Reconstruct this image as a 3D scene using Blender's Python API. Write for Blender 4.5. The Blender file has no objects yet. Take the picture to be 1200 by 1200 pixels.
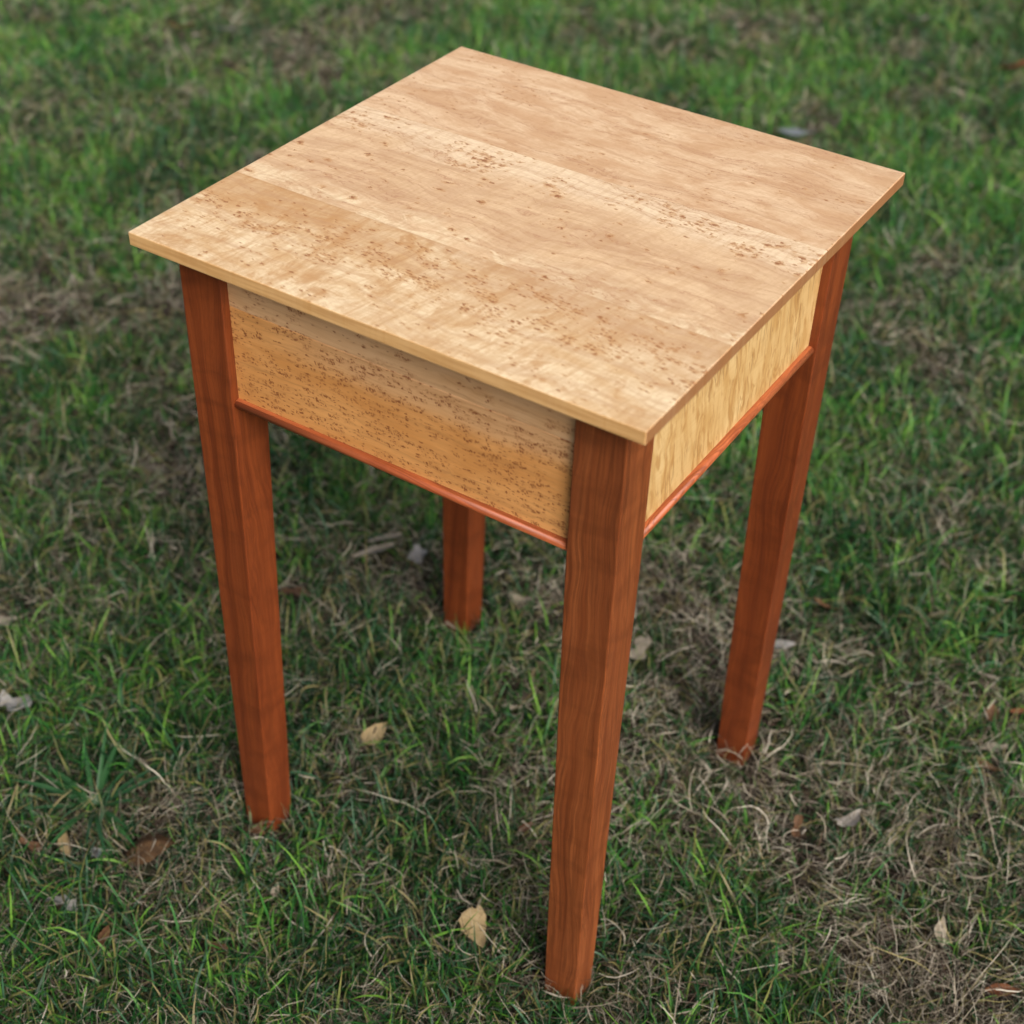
import bpy, bmesh, math, random
import numpy as np
from mathutils import Vector, Matrix

rng = np.random.default_rng(11)
random.seed(5)
sc = bpy.context.scene
col = sc.collection

# ------------------------------------------------------------------ camera
CAM = np.array([0.5638, -0.9420, 1.2554])
ROT = np.array([[0.8406007, 0.54085056, 0.0295149],
                [-0.36011063, 0.51732556, 0.77633408],
                [0.40461191, -0.6632156, 0.62963026]])
FPX = 1775.16
cam_data = bpy.data.cameras.new('camera')
cam = bpy.data.objects.new('camera', cam_data)
col.objects.link(cam)
m = Matrix.Identity(4)
for i in range(3):
    for j in range(3):
        m[i][j] = float(ROT[j][i])
    m[i][3] = float(CAM[i])
cam.matrix_world = m
cam_data.sensor_width = 36.0
cam_data.lens = FPX / 1200 * 36.0
cam_data.clip_start = 0.02
cam_data.clip_end = 300.0
cam_data.dof.use_dof = True
cam_data.dof.focus_distance = 1.22
cam_data.dof.aperture_fstop = 5.0
cam_data.dof.aperture_blades = 8
sc.camera = cam

# ------------------------------------------------------------------ world, sun, exposure
SUN_DIR = Vector((0.72, -0.42, 0.70)).normalized()      # towards the sun
elev = math.asin(SUN_DIR.z)
azim = math.atan2(SUN_DIR.x, SUN_DIR.y)                 # clockwise from +Y
w = bpy.data.worlds.new('World')
sc.world = w
w.use_nodes = True
wn = w.node_tree
wn.nodes.clear()
sky = wn.nodes.new('ShaderNodeTexSky')
sky.sky_type = 'NISHITA'
sky.sun_disc = False
sky.sun_elevation = elev
sky.sun_rotation = azim
sky.altitude = 200
sky.air_density = 0.45
sky.dust_density = 7.0
sky.ozone_density = 0.3
bg = wn.nodes.new('ShaderNodeBackground')
bg.inputs['Strength'].default_value = 0.092
wo = wn.nodes.new('ShaderNodeOutputWorld')
wn.links.new(sky.outputs[0], bg.inputs['Color'])
wn.links.new(bg.outputs[0], wo.inputs['Surface'])

sun_data = bpy.data.lights.new('sun', 'SUN')
sun_data.energy = 2.1
sun_data.angle = math.radians(40)
sun_data.color = (1.0, 0.965, 0.91)
sun = bpy.data.objects.new('sun', sun_data)
sun.rotation_euler = SUN_DIR.to_track_quat('Z', 'Y').to_euler()
sun.location = SUN_DIR * 20
col.objects.link(sun)

sc.view_settings.view_transform = 'Standard'
sc.view_settings.look = 'None'
sc.view_settings.exposure = 0.64
sc.view_settings.gamma = 1.0
sc.view_settings.use_curve_mapping = False


# ------------------------------------------------------------------ node helper
class NT:
    def __init__(self, name):
        self.m = bpy.data.materials.new(name)
        self.m.use_nodes = True
        self.t = self.m.node_tree
        self.t.nodes.clear()
        self.out = self.t.nodes.new('ShaderNodeOutputMaterial')

    def n(self, typ, **kw):
        x = self.t.nodes.new(typ)
        for k, v in kw.items():
            setattr(x, k, v)
        return x

    def put(self, sock, v):
        if isinstance(v, bpy.types.NodeSocket):
            self.t.links.new(v, sock)
        elif v is not None:
            if sock.type == 'RGBA' and len(v) == 3:
                v = (*v, 1)
            sock.default_value = v

    def math(self, op, a, b=None, c=None, clamp=False):
        x = self.n('ShaderNodeMath', operation=op, use_clamp=clamp)
        self.put(x.inputs[0], a)
        if b is not None:
            self.put(x.inputs[1], b)
        if c is not None:
            self.put(x.inputs[2], c)
        return x.outputs[0]

    def add(self, a, b): return self.math('ADD', a, b)
    def mul(self, a, b): return self.math('MULTIPLY', a, b)
    def sub(self, a, b): return self.math('SUBTRACT', a, b)

    def xyz(self, a, b, c=0.0):
        x = self.n('ShaderNodeCombineXYZ')
        for i, v in enumerate((a, b, c)):
            self.put(x.inputs[i], v)
        return x.outputs[0]

    def coords(self):
        t = self.n('ShaderNodeTexCoord')
        s = self.n('ShaderNodeSeparateXYZ')
        self.t.links.new(t.outputs['Object'], s.inputs[0])
        return s.outputs[0], s.outputs[1], s.outputs[2]

    def noise(self, vec, scale=1.0, detail=3.0, rough=0.5, dist=0.0):
        x = self.n('ShaderNodeTexNoise')
        self.put(x.inputs['Vector'], vec)
        x.inputs['Scale'].default_value = scale
        x.inputs['Detail'].default_value = detail
        x.inputs['Roughness'].default_value = rough
        x.inputs['Distortion'].default_value = dist
        return x.outputs[0]

    def vor(self, vec, scale=1.0, rand=1.0):
        x = self.n('ShaderNodeTexVoronoi', voronoi_dimensions='2D')
        self.put(x.inputs['Vector'], vec)
        x.inputs['Scale'].default_value = scale
        x.inputs['Randomness'].default_value = rand
        s = self.n('ShaderNodeSeparateColor')
        self.t.links.new(x.outputs['Color'], s.inputs[0])
        return x.outputs['Distance'], s.outputs[0], s.outputs[1]

    def rng(self, v, a, b, c=0.0, d=1.0):
        x = self.n('ShaderNodeMapRange', interpolation_type='SMOOTHSTEP')
        self.put(x.inputs[0], v)
        for i, q in enumerate((a, b, c, d)):
            self.put(x.inputs[i + 1], q)
        return x.outputs[0]

    def mix(self, f, a, b, mode='MIX'):
        x = self.n('ShaderNodeMix', data_type='RGBA', blend_type=mode)
        self.put(x.inputs[0], f)
        self.put(x.inputs[6], a)
        self.put(x.inputs[7], b)
        return x.outputs[2]

    def band(self, v, c, hw, soft):
        return self.rng(self.math('ABSOLUTE', self.sub(v, c)), hw, hw + soft, 1.0, 0.0)

    def surface(self, colr, rough=0.5, spec=0.4, height=None, bump=0.1, dist=0.001, coat=0.0):
        p = self.n('ShaderNodeBsdfPrincipled')
        self.put(p.inputs['Base Color'], colr)
        self.put(p.inputs['Roughness'], rough)
        p.inputs['Specular IOR Level'].default_value = spec
        p.inputs['Coat Weight'].default_value = coat
        p.inputs['Coat Roughness'].default_value = 0.35
        if height is not None:
            b = self.n('ShaderNodeBump')
            b.inputs['Strength'].default_value = bump
            b.inputs['Distance'].default_value = dist
            self.put(b.inputs['Height'], height)
            self.t.links.new(b.outputs[0], p.inputs['Normal'])
        self.t.links.new(p.outputs[0], self.out.inputs['Surface'])
        return self.m


CREAM = (0.80, 0.66, 0.43)
TAN = (0.63, 0.44, 0.235)
PINK = (0.57, 0.385, 0.225)
AMBER = (0.46, 0.24, 0.082)
SPECK = (0.25, 0.090, 0.030)


def specks(N, u, v, cu, cv, seed, mask, r0, r1, tilt=0.0):
    """small eyes of bird's-eye figure: one per cell, kept where the mask beats a random number"""
    w1 = N.sub(N.noise(N.xyz(u, v, seed + 3.3), 330, 2, 0.6), 0.5)
    w2 = N.sub(N.noise(N.xyz(u, v, seed + 8.1), 300, 2, 0.6), 0.5)
    w3 = N.sub(N.noise(N.xyz(u, v, seed + 5.7), 40, 1, 0.5), 0.5)
    uu = N.add(N.mul(u, cu), N.add(N.mul(w1, 1.1), N.mul(w3, 1.6)))
    vv = N.add(N.mul(N.add(v, N.mul(u, tilt)), cv), N.add(N.mul(w2, 1.3), N.mul(w3, 2.0)))
    d, a, b = N.vor(N.xyz(N.add(uu, seed * 7.7), N.add(vv, seed * 3.1), 0.0))
    keep = N.math('GREATER_THAN', mask, a)
    b3 = N.mul(b, b)
    size = N.add(N.mul(b3, r1 - r0), r0)
    dot = N.rng(N.math('DIVIDE', d, size), 0.35, 1.1, 1.0, 0.0)
    dot = N.mul(dot, N.rng(N.math('DIVIDE', a, N.math('MAXIMUM', mask, 0.001)), 0.35, 1.0, 1.0, 0.35))
    halo = N.rng(N.math('DIVIDE', d, size), 0.6, 2.6, 1.0, 0.0)
    return N.mul(dot, keep), N.mul(halo, keep)


def sk_(N, x, y, warp):
    return N.add(N.add(x, N.mul(y, -0.2)), N.mul(warp, 0.01))


def top_board(name, which):
    N = NT(name)
    x, y, z = N.coords()
    s = {'front': 1.3, 'middle': 4.9, 'back': 9.4}[which]
    warp = N.sub(N.noise(N.xyz(N.mul(x, 9), N.mul(y, 16), s), 1, 3, 0.55), 0.5)
    v = N.add(y, N.mul(warp, 0.045))
    fiber = N.noise(N.xyz(N.mul(x, 14), N.mul(v, 420), s), 1, 3, 0.6)
    streak = N.noise(N.xyz(N.mul(x, 5), N.mul(v, 95), s + 2), 1, 4, 0.6)
    blot = N.noise(N.xyz(N.mul(x, 20), N.mul(v, 44), s + 5), 1, 6, 0.66, 0.3)
    blot2 = N.noise(N.xyz(N.mul(x, 30), N.mul(y, 52), s + 7), 1, 9, 0.72, 0.8)
    grit = N.noise(N.xyz(N.mul(x, 230), N.mul(y, 760), s + 8), 1, 4, 0.7)
    curl = N.noise(N.xyz(N.mul(sk_(N, x, y, warp), 230), N.mul(y, 26), s + 4), 1, 3, 0.6, 0.4)
    sk = N.add(N.add(x, N.mul(y, -0.12)), N.mul(warp, 0.016))
    flame = N.noise(N.xyz(N.mul(sk, 80), N.mul(y, 17), s + 9), 1, 8, 0.68, 0.5)
    flame2 = N.noise(N.xyz(N.mul(sk, 44), N.mul(y, 22), s + 19), 1, 8, 0.70, 0.8)
    if which == 'front':
        c = N.mix(N.rng(blot, 0.38, 0.66), CREAM, TAN)
        # amber zone along the glue line at the far left
        zone = N.mul(N.rng(N.add(x, N.mul(warp, 0.10)), -0.15, 0.02, 1.0, 0.12),
                     N.rng(N.add(y, N.mul(warp, 0.06)), -0.150, -0.132))
        c = N.mix(N.mul(zone, N.rng(blot2, 0.3, 0.6, 0.95, 0.55)), c, AMBER)
        pinkz = N.mul(N.rng(x, -0.06, 0.1), N.rng(N.add(y, N.mul(warp, 0.08)), -0.185, -0.13))
        c = N.mix(N.mul(pinkz, 0.55), c, PINK)
        # cream front edge crossed by slanting flame
        fl = N.mul(N.math('MAXIMUM', N.rng(flame, 0.48, 0.66), N.rng(flame2, 0.52, 0.64)), N.rng(N.add(x, N.mul(warp, .2)), 0.20, -0.05, 0.45, 1.0))
        c = N.mix(N.mul(fl, 0.68), c, AMBER)
        c = N.mix(N.mul(N.rng(blot2, 0.53, 0.66), 0.6), c, AMBER)
        mz = N.band(N.add(y, N.mul(warp, 0.10)), -0.148, 0.012, 0.032)
        mask = N.mul(N.add(N.mul(mz, 0.50), 0.07), N.rng(N.noise(N.xyz(N.mul(sk, 34), N.mul(y, 60), 2.2), 1, 3, 0.6), 0.42, 0.62))
        d1, h1 = specks(N, x, y, 150, 370, 1.0, mask, 0.16, 0.56, 0.10)
        d2, h2 = specks(N, x, y, 210, 470, 2.0, N.mul(mask, 0.9), 0.17, 0.62, 0.12)
        lines_amt = 0.25
    elif which == 'middle':
        bandm = N.rng(N.add(y, N.mul(warp, 0.055)), 0.004, 0.034)
        c = N.mix(N.rng(blot, 0.36, 0.64), (0.71, 0.52, 0.315), PINK)
        c = N.mix(N.mul(bandm, 0.92), c, (0.80, 0.65, 0.44))
        creamf = N.mul(N.rng(N.add(y, N.mul(warp, 0.05)), -0.062, -0.092), N.rng(blot2, 0.42, 0.6))
        c = N.mix(N.mul(creamf, 0.9), c, CREAM)
        c = N.mix(N.mul(N.rng(blot2, 0.60, 0.72), N.sub(0.6, N.mul(bandm, 0.42))), c, (0.50, 0.28, 0.13))
        fl = N.mul(N.rng(flame, 0.55, 0.72), bandm)
        c = N.mix(N.mul(fl, 0.6), c, (0.50, 0.29, 0.12))
        mz = N.band(N.add(y, N.mul(warp, 0.05)), 0.036, 0.009, 0.022)
        mask = N.mul(N.add(N.mul(mz, 0.42), 0.05), N.rng(N.noise(N.xyz(N.mul(x, 24), N.mul(y, 26), 6.2), 1, 2), 0.38, 0.6))
        d1, h1 = specks(N, x, y, 105, 190, 4.0, N.mul(mask, 1.15), 0.14, 0.50)
        d2, h2 = specks(N, x, y, 260, 480, 5.0, N.mul(mask, 0.4), 0.2, 0.6)
        lines_amt = 0.75
    else:
        c = N.mix(N.rng(blot, 0.36, 0.64), (0.73, 0.545, 0.345), (0.58, 0.375, 0.21))
        c = N.mix(N.mul(N.rng(blot2, 0.54, 0.68), 0.55), c, (0.46, 0.25, 0.115))
        mask = N.mul(N.rng(N.noise(N.xyz(N.mul(x, 20), N.mul(y, 26), 16.2), 1, 2), 0.45, 0.7), 0.10)
        d1, h1 = specks(N, x, y, 150, 300, 7.0, mask, 0.14, 0.36)
        d2, h2 = specks(N, x, y, 190, 330, 8.0, mask, 0.14, 0.34)
        lines_amt = 0.85
    # fine grain lines drifting along the board
    ring = N.math('SINE', N.mul(N.add(v, N.mul(N.sub(blot, 0.5), 0.05)), 900))
    ln = N.mul(N.rng(ring, 0.72, 1.0), N.rng(streak, 0.42, 0.66))
    c = N.mix(N.mul(ln, lines_amt), c, (0.42, 0.21, 0.11))
    c = N.mix(N.mul(N.rng(streak, 0.47, 0.62), 0.34), c, (0.44, 0.255, 0.135))
    c = N.mix(N.rng(fiber, 0.3, 0.7, 0.0, 0.14), c, (0.40, 0.22, 0.10))
    c = N.mix(N.rng(grit, 0.46, 0.62, 0.0, 0.22), c, (0.45, 0.25, 0.12))
    c = N.mix(N.mul(N.rng(curl, 0.44, 0.62), {'front': 0.30, 'middle': 0.22, 'back': 0.12}[which]), c, (0.46, 0.27, 0.115))
    c = N.mix(N.mul(N.math('MAXIMUM', h1, h2), 0.60), c, (0.47, 0.24, 0.08))
    c = N.mix(N.mul(N.math('MAXIMUM', d1, d2), 0.85), c, SPECK)
    # end grain at the two sawn ends is thirstier and browner
    geo = N.n('ShaderNodeNewGeometry')
    sp = N.n('ShaderNodeSeparateXYZ')
    tc = N.n('ShaderNodeTexCoord')
    N.t.links.new(tc.outputs['Normal'], sp.inputs[0])
    end = N.rng(N.math('ABSOLUTE', sp.outputs[0]), 0.6, 0.9)
    eg = N.noise(N.xyz(N.mul(y, 60), N.mul(z, 400), 2.0), 1, 3)
    c = N.mix(N.mul(end, 0.9), c, N.mix(eg, (0.30, 0.135, 0.05), (0.22, 0.09, 0.032)))
    side = N.rng(N.math('ABSOLUTE', sp.outputs[1]), 0.6, 0.9)
    sg = N.noise(N.xyz(N.mul(x, 16), N.mul(z, 300), 3.0), 1, 3)
    c = N.mix(N.mul(side, 0.9), c, N.mix(N.rng(sg, .35, .65), (0.60, 0.36, 0.145), (0.48, 0.26, 0.09)))
    return N.surface(c, N.rng(fiber, 0.3, 0.7, 0.34, 0.45), 0.4, fiber, 0.10, 0.0005)


def apron_front(name, upper):
    N = NT(name)
    x, y, z = N.coords()
    s = 3.0 if upper else 13.0
    warp = N.sub(N.noise(N.xyz(N.mul(x, 8), N.mul(z, 22), s), 1, 3, 0.55), 0.5)
    v = N.add(z, N.mul(warp, 0.016))
    fiber = N.noise(N.xyz(N.mul(x, 16), N.mul(v, 480), s), 1, 3, 0.6)
    streak = N.noise(N.xyz(N.mul(x, 6), N.mul(v, 150), s + 2), 1, 4, 0.6)
    blot = N.noise(N.xyz(N.mul(x, 10), N.mul(v, 30), s + 5), 1, 4, 0.6, 0.5)
    if upper:
        c = N.mix(N.rng(blot, 0.35, 0.65), (0.68, 0.435, 0.235), (0.60, 0.355, 0.17))
        base_mask = 0.20
    else:
        c = N.mix(N.rng(blot, 0.35, 0.65), (0.66, 0.33, 0.110), (0.55, 0.25, 0.072))
        pale = N.mul(N.rng(N.add(v, N.mul(x, -0.02)), 0.596, 0.616), N.rng(x, -0.14, -0.02))
        c = N.mix(N.mul(pale, 0.75), c, (0.62, 0.385, 0.20))
        base_mask = 0.72
    clump = N.rng(N.noise(N.xyz(N.mul(x, 13), N.mul(v, 120), s + 1), 1, 3, 0.6), 0.40, 0.56)
    mask = N.mul(N.add(N.mul(clump, 0.8), 0.2), base_mask)
    d1, h1 = specks(N, x, z, 112, 235, s + 1.0, mask, 0.30, 0.85)
    fd, fa, fb = N.vor(N.xyz(N.mul(N.add(x, N.mul(z, 0.3)), 480), N.mul(z, 330), 0.0))
    tick = N.rng(fd, 0.28, 0.52, 1.0, 0.0)
    d1 = N.mul(d1, tick)
    d2, h2 = specks(N, x, z, 230, 520, s + 2.0, N.mul(mask, 0.55), 0.22, 0.65)
    ring = N.math('SINE', N.mul(N.add(v, N.mul(N.sub(blot, 0.5), 0.03)), 1100))
    c = N.mix(N.mul(N.mul(N.rng(ring, 0.6, 1.0), N.rng(streak, 0.4, 0.65)), 0.35), c, (0.34, 0.16, 0.06))
    c = N.mix(N.mul(N.rng(streak, 0.46, 0.72), 0.3), c, (0.36, 0.18, 0.06))
    c = N.mix(N.rng(fiber, 0.3, 0.7, 0.0, 0.2), c, (0.33, 0.16, 0.055))
    c = N.mix(N.mul(N.math('MAXIMUM', h1, h2), 0.2), c, (0.36, 0.16, 0.05))
    c = N.mix(N.mul(N.math('MAXIMUM', d1, d2), 0.88), c, (0.19, 0.055, 0.018))
    return N.surface(c, 0.48, 0.35, fiber, 0.08, 0.0004)


def apron_side(name):
    N = NT(name)
    x, y, z = N.coords()
    warp = N.sub(N.noise(N.xyz(N.mul(y, 20), N.mul(z, 20), 1.0), 1, 3, 0.55), 0.5)
    u = N.add(N.add(y, N.mul(z, 0.14)), N.mul(warp, 0.012))
    fiber = N.noise(N.xyz(N.mul(y, 16), N.mul(z, 420), 0.5), 1, 3, 0.6)
    curl = N.noise(N.xyz(N.mul(u, 115), N.mul(z, 15), 2.5), 1, 3, 0.55, 0.9)
    blot = N.noise(N.xyz(N.mul(y, 14), N.mul(z, 14), 7.5), 1, 3, 0.6)
    c = N.mix(N.rng(blot, 0.35, 0.65), (0.66, 0.485, 0.235), (0.59, 0.40, 0.175))
    curl2 = N.noise(N.xyz(N.mul(u, 105), N.mul(z, 24), 4.5), 1, 3, 0.6, 1.6)
    c = N.mix(N.mul(N.rng(curl, 0.40, 0.64), 0.60), c, (0.43, 0.235, 0.07))
    c = N.mix(N.mul(N.rng(curl2, 0.50, 0.64), 0.72), c, (0.37, 0.19, 0.055))
    crack = N.noise(N.xyz(N.mul(u, 230), N.mul(z, 16), 5.5), 1, 2, 0.5, 0.7)
    near = N.band(crack, 0.5, 0.012, 0.035)
    gate = N.rng(N.noise(N.xyz(N.mul(y, 34), N.mul(z, 24), 8.5), 1, 2), 0.48, 0.62)
    c = N.mix(N.mul(N.mul(near, gate), 0.5), c, (0.20, 0.09, 0.025))
    # one open knot streak
    kd = N.add(N.math('POWER', N.mul(N.sub(u, 0.166), 190), 2.0), N.math('POWER', N.mul(N.sub(z, 0.636), 62), 2.0))
    c = N.mix(N.rng(kd, 0.12, 0.5, 0.9, 0.0), c, (0.035, 0.014, 0.006))
    c = N.mix(N.rng(fiber, 0.3, 0.7, 0.0, 0.18), c, (0.40, 0.22, 0.07))
    return N.surface(c, 0.46, 0.35, curl, 0.12, 0.0006)


def cherry(name, base, dark, horizontal=None, lines=0.68):
    N = NT(name)
    x, y, z = N.coords()
    oi = N.n('ShaderNodeObjectInfo')
    r = N.mul(oi.outputs['Random'], 37.0)
    if horizontal == 'x':
        x, z = z, x
    elif horizontal == 'y':
        y, z = z, y
    wx = N.mul(N.sub(N.noise(N.xyz(N.mul(x, 10), N.mul(y, 10), N.add(N.mul(z, 3.2), r)), 1, 3, 0.55), 0.5), 0.05)
    a = N.add(N.add(x, N.mul(y, 0.8)), wx)
    fiber = N.noise(N.xyz(N.mul(N.add(x, wx), 700), N.mul(N.add(y, wx), 700), N.add(N.mul(z, 14), r)), 1, 3, 0.6)
    streak = N.noise(N.xyz(N.mul(a, 85), N.mul(y, 30), N.add(N.mul(z, 2.0), r)), 1, 4, 0.6)
    curl = N.noise(N.xyz(N.mul(x, 18), N.mul(y, 18), N.add(N.mul(z, 46), r)), 1, 3, 0.55, 0.6)
    ring = N.noise(N.xyz(N.mul(a, 210), N.mul(y, 26), N.add(N.mul(z, 2.4), r)), 1, 5, 0.66, 0.25)
    pore = N.noise(N.xyz(N.mul(x, 1500), N.mul(y, 1500), N.add(N.mul(z, 70), r)), 1, 2, 0.6)
    rm = N.rng(N.noise(N.xyz(N.mul(x, 30), N.mul(y, 30), N.add(N.mul(z, 4), r)), 1, 2), 0.35, 0.6)
    c = N.mix(N.rng(streak, 0.34, 0.68), base, dark)
    c = N.mix(N.mul(N.mul(N.band(ring, 0.5, 0.012, 0.05), N.add(N.mul(rm, 0.65), 0.35)), lines), c, tuple(q * 0.42 for q in dark))
    c = N.mix(N.rng(curl, 0.45, 0.70, 0.0, 0.42), c, tuple(q * 0.6 for q in dark))
    c = N.mix(N.mul(N.rng(pore, 0.62, 0.74), 0.45), c, tuple(q * 0.35 for q in dark))
    c = N.mix(N.rng(fiber, 0.35, 0.7, 0.0, 0.25), c, tuple(q * 0.6 for q in dark))
    return N.surface(c, N.rng(fiber, 0.3, 0.7, 0.38, 0.50), 0.42, fiber, 0.06, 0.0004)


MAT_TOP = [top_board('maple_top_front', 'front'), top_board('maple_top_middle', 'middle'), top_board('maple_top_back', 'back')]
MAT_AP_UP = apron_front('maple_apron_upper', True)
MAT_AP_LO = apron_front('maple_apron_lower', False)
MAT_AP_SIDE = apron_side('maple_apron_side')
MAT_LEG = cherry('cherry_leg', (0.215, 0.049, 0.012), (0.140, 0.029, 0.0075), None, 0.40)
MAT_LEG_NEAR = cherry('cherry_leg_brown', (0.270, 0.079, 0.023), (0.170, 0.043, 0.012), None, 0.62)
MAT_BEAD = cherry('cherry_bead_x', (0.46, 0.135, 0.046), (0.35, 0.085, 0.027), 'x')
MAT_BEAD_Y = cherry('cherry_bead_y', (0.46, 0.135, 0.046), (0.35, 0.085, 0.027), 'y')


# ------------------------------------------------------------------ objects
def obj(name, me, mat, parent=None):
    o = bpy.data.objects.new(name, me)
    col.objects.link(o)
    if mat is not None:
        me.materials.append(mat)
    if parent is not None:
        o.parent = parent
    return o


def empty(name, parent=None):
    o = bpy.data.objects.new(name, None)
    o.empty_display_size = 0.05
    col.objects.link(o)
    if parent is not None:
        o.parent = parent
    return o


def box_mesh(name, lo, hi, bevel=0.0, pick=None, seg=2):
    bm = bmesh.new()
    bmesh.ops.create_cube(bm, size=1.0)
    for v in bm.verts:
        for i in range(3):
            v.co[i] = hi[i] if v.co[i] > 0 else lo[i]
    if bevel > 0:
        es = [e for e in bm.edges if pick is None or pick(e)]
        bmesh.ops.bevel(bm, geom=es, offset=bevel, segments=seg, profile=0.5, affect='EDGES')
    me = bpy.data.meshes.new(name)
    bm.to_mesh(me)
    bm.free()
    return me


S, H, T = 0.2253, 0.6867, 0.0116
Z0 = H - T
ZA = 0.541
INX, INY, INY2 = 0.0245, 0.0245, 0.0299
WT, WB, REC = 0.0417, 0.0338, 0.0081

table = empty('side_table')
table['label'] = 'square side table with pale speckled maple top and reddish cherry legs on the lawn'
table['category'] = 'table'

# tabletop: three glued boards
top = empty('tabletop', table)
seams = [-S, -0.101, 0.063, S]
for i in range(3):
    y0, y1 = seams[i], seams[i + 1]
    a = y0 + (0.00006 if i > 0 else 0)
    b = y1 - (0.00006 if i < 2 else 0)

    def pick(e, y0=a, y1=b, i=i):
        p, q = e.verts
        ys = (p.co.y, q.co.y)
        if abs(ys[0] - ys[1]) < 1e-6:                # along the seam or the outer long edge
            inner = (i > 0 and abs(ys[0] - y0) < 1e-6) or (i < 2 and abs(ys[0] - y1) < 1e-6)
            return not inner
        return True
    me = box_mesh('board', (-S, a, Z0), (S, b, H), 0.0011, pick, 3)
    obj('board', me, MAT_TOP[i], top)


def leg_mesh(sx, sy):
    """square leg, the two inner faces tapering below the apron"""
    iy = INY if sy < 0 else INY2
    bm = bmesh.new()
    rings = []
    for z, wd, ch in ((-0.030, WB - 0.0012, 0.0012), (0.06, WB + 0.0006, 0.0011), (0.30, WB + 0.0042, 0.0011), (ZA - 0.02, WT, 0.0011), (Z0 - 0.0004, WT, 0.0011)):
        xo, yo = S - INX, S - iy
        xi, yi = xo - wd, yo - wd
        ring = []
        for (cx, cy, a0) in ((xo, yo, 0), (xi, yo, 90), (xi, yi, 180), (xo, yi, 270)):
            ccx = cx - ch if cx == xo else cx + ch
            ccy = cy - ch if cy == yo else cy + ch
            for k in range(3):
                a = math.radians(a0 + 45 * k)
                ring.append(bm.verts.new((sx * (ccx + ch * math.cos(a)), sy * (ccy + ch * math.sin(a)), z)))
        rings.append(ring)
    n = len(rings[0])
    for r0, r1 in zip(rings[:-1], rings[1:]):
        for k in range(n):
            bm.faces.new((r0[k], r0[(k + 1) % n], r1[(k + 1) % n], r1[k]))
    bm.faces.new(rings[0][::-1])
    bm.faces.new(rings[-1])
    bmesh.ops.recalc_face_normals(bm, faces=bm.faces)
    me = bpy.data.meshes.new('leg')
    bm.to_mesh(me)
    bm.free()
    return me


for sx, sy in ((1, -1), (-1, -1), (1, 1), (-1, 1)):
    obj('leg', leg_mesh(sx, sy), MAT_LEG_NEAR if (sx, sy) == (1, -1) else MAT_LEG, table)

XI = S - INX - WT          # inner leg face
YF = -S + INY + REC        # front apron face
YB = S - INY2 - REC
XR = S - INX - REC
TK = 0.018
ap = empty('front_apron', table)
obj('board', box_mesh('board', (-XI - 0.003, YF, 0.62805), (XI + 0.003, YF + TK, Z0 - 0.0003), 0.0006, lambda e: abs(e.verts[0].co.y - YF) < 1e-6 and abs(e.verts[1].co.y - YF) < 1e-6 and abs(e.verts[0].co.z - 0.62805) < 1e-6 and abs(e.verts[1].co.z - 0.62805) < 1e-6, 1), MAT_AP_UP, ap)
obj('board', box_mesh('board', (-XI - 0.003, YF, ZA), (XI + 0.003, YF + TK, 0.62795), 0.0006, lambda e: abs(e.verts[0].co.y - YF) < 1e-6 and abs(e.verts[1].co.y - YF) < 1e-6 and abs(e.verts[0].co.z - 0.62795) < 1e-6 and abs(e.verts[1].co.z - 0.62795) < 1e-6, 1), MAT_AP_LO, ap)
ya, yb = -S + INY + WT - 0.003, S - INY2 - WT + 0.003
obj('side_apron', box_mesh('side_apron', (XR - TK, ya, ZA), (XR, yb, Z0 - 0.0003)), MAT_AP_SIDE, table)
obj('side_apron', box_mesh('side_apron', (-XR, ya, ZA), (-XR + TK, yb, Z0 - 0.0003)), MAT_AP_SIDE, table)
obj('back_apron', box_mesh('back_apron', (-XI - 0.003, YB - TK, ZA), (XI + 0.003, YB, Z0 - 0.0003)), MAT_AP_LO, table)


def bead_mesh(p, q, outd):
    """strip with a half-round nose under an apron; p, q its ends on the apron face, outd outward"""
    h, nose = 0.0076, 0.0060
    prof = [(-0.016, ZA - 0.0002), (0.002, ZA - 0.0002)]
    for k in range(9):
        a = math.radians(90 - 22.5 * k)
        prof.append((0.0020 + (nose - 0.002) * math.cos(a), ZA - 0.0002 - h / 2 + h / 2 * math.sin(a)))
    prof += [(-0.016, ZA - 0.0002 - h)]
    pr = []
    for c in prof:
        if not pr or (abs(c[0] - pr[-1][0]) + abs(c[1] - pr[-1][1])) > 1e-5:
            pr.append(c)
    bm = bmesh.new()
    ends = []
    for e in (p, q):
        ends.append([bm.verts.new((e[0] + outd[0] * c[0], e[1] + outd[1] * c[0], c[1])) for c in pr])
    n = len(pr)
    for k in range(n):
        bm.faces.new((ends[0][k], ends[0][(k + 1) % n], ends[1][(k + 1) % n], ends[1][k]))
    bm.faces.new(ends[0][::-1])
    bm.faces.new(ends[1])
    bmesh.ops.recalc_face_normals(bm, faces=bm.faces)
    for f in bm.faces:
        f.smooth = len(f.verts) == 4 and f.normal.z < 0.98
    me = bpy.data.meshes.new('bead_moulding')
    bm.to_mesh(me)
    bm.free()
    return me


e = 0.0005
obj('bead_moulding', bead_mesh((-XI + e - .001, YF), (XI + .001 - e, YF), (0, -1)), MAT_BEAD, table)
obj('bead_moulding', bead_mesh((-XI, YB), (XI, YB), (0, 1)), MAT_BEAD, table)
obj('bead_moulding', bead_mesh((XR, ya + .002), (XR, yb - .002), (1, 0)), MAT_BEAD_Y, table)
obj('bead_moulding', bead_mesh((-XR, ya + .002), (-XR, yb - .002), (-1, 0)), MAT_BEAD_Y, table)


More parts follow.
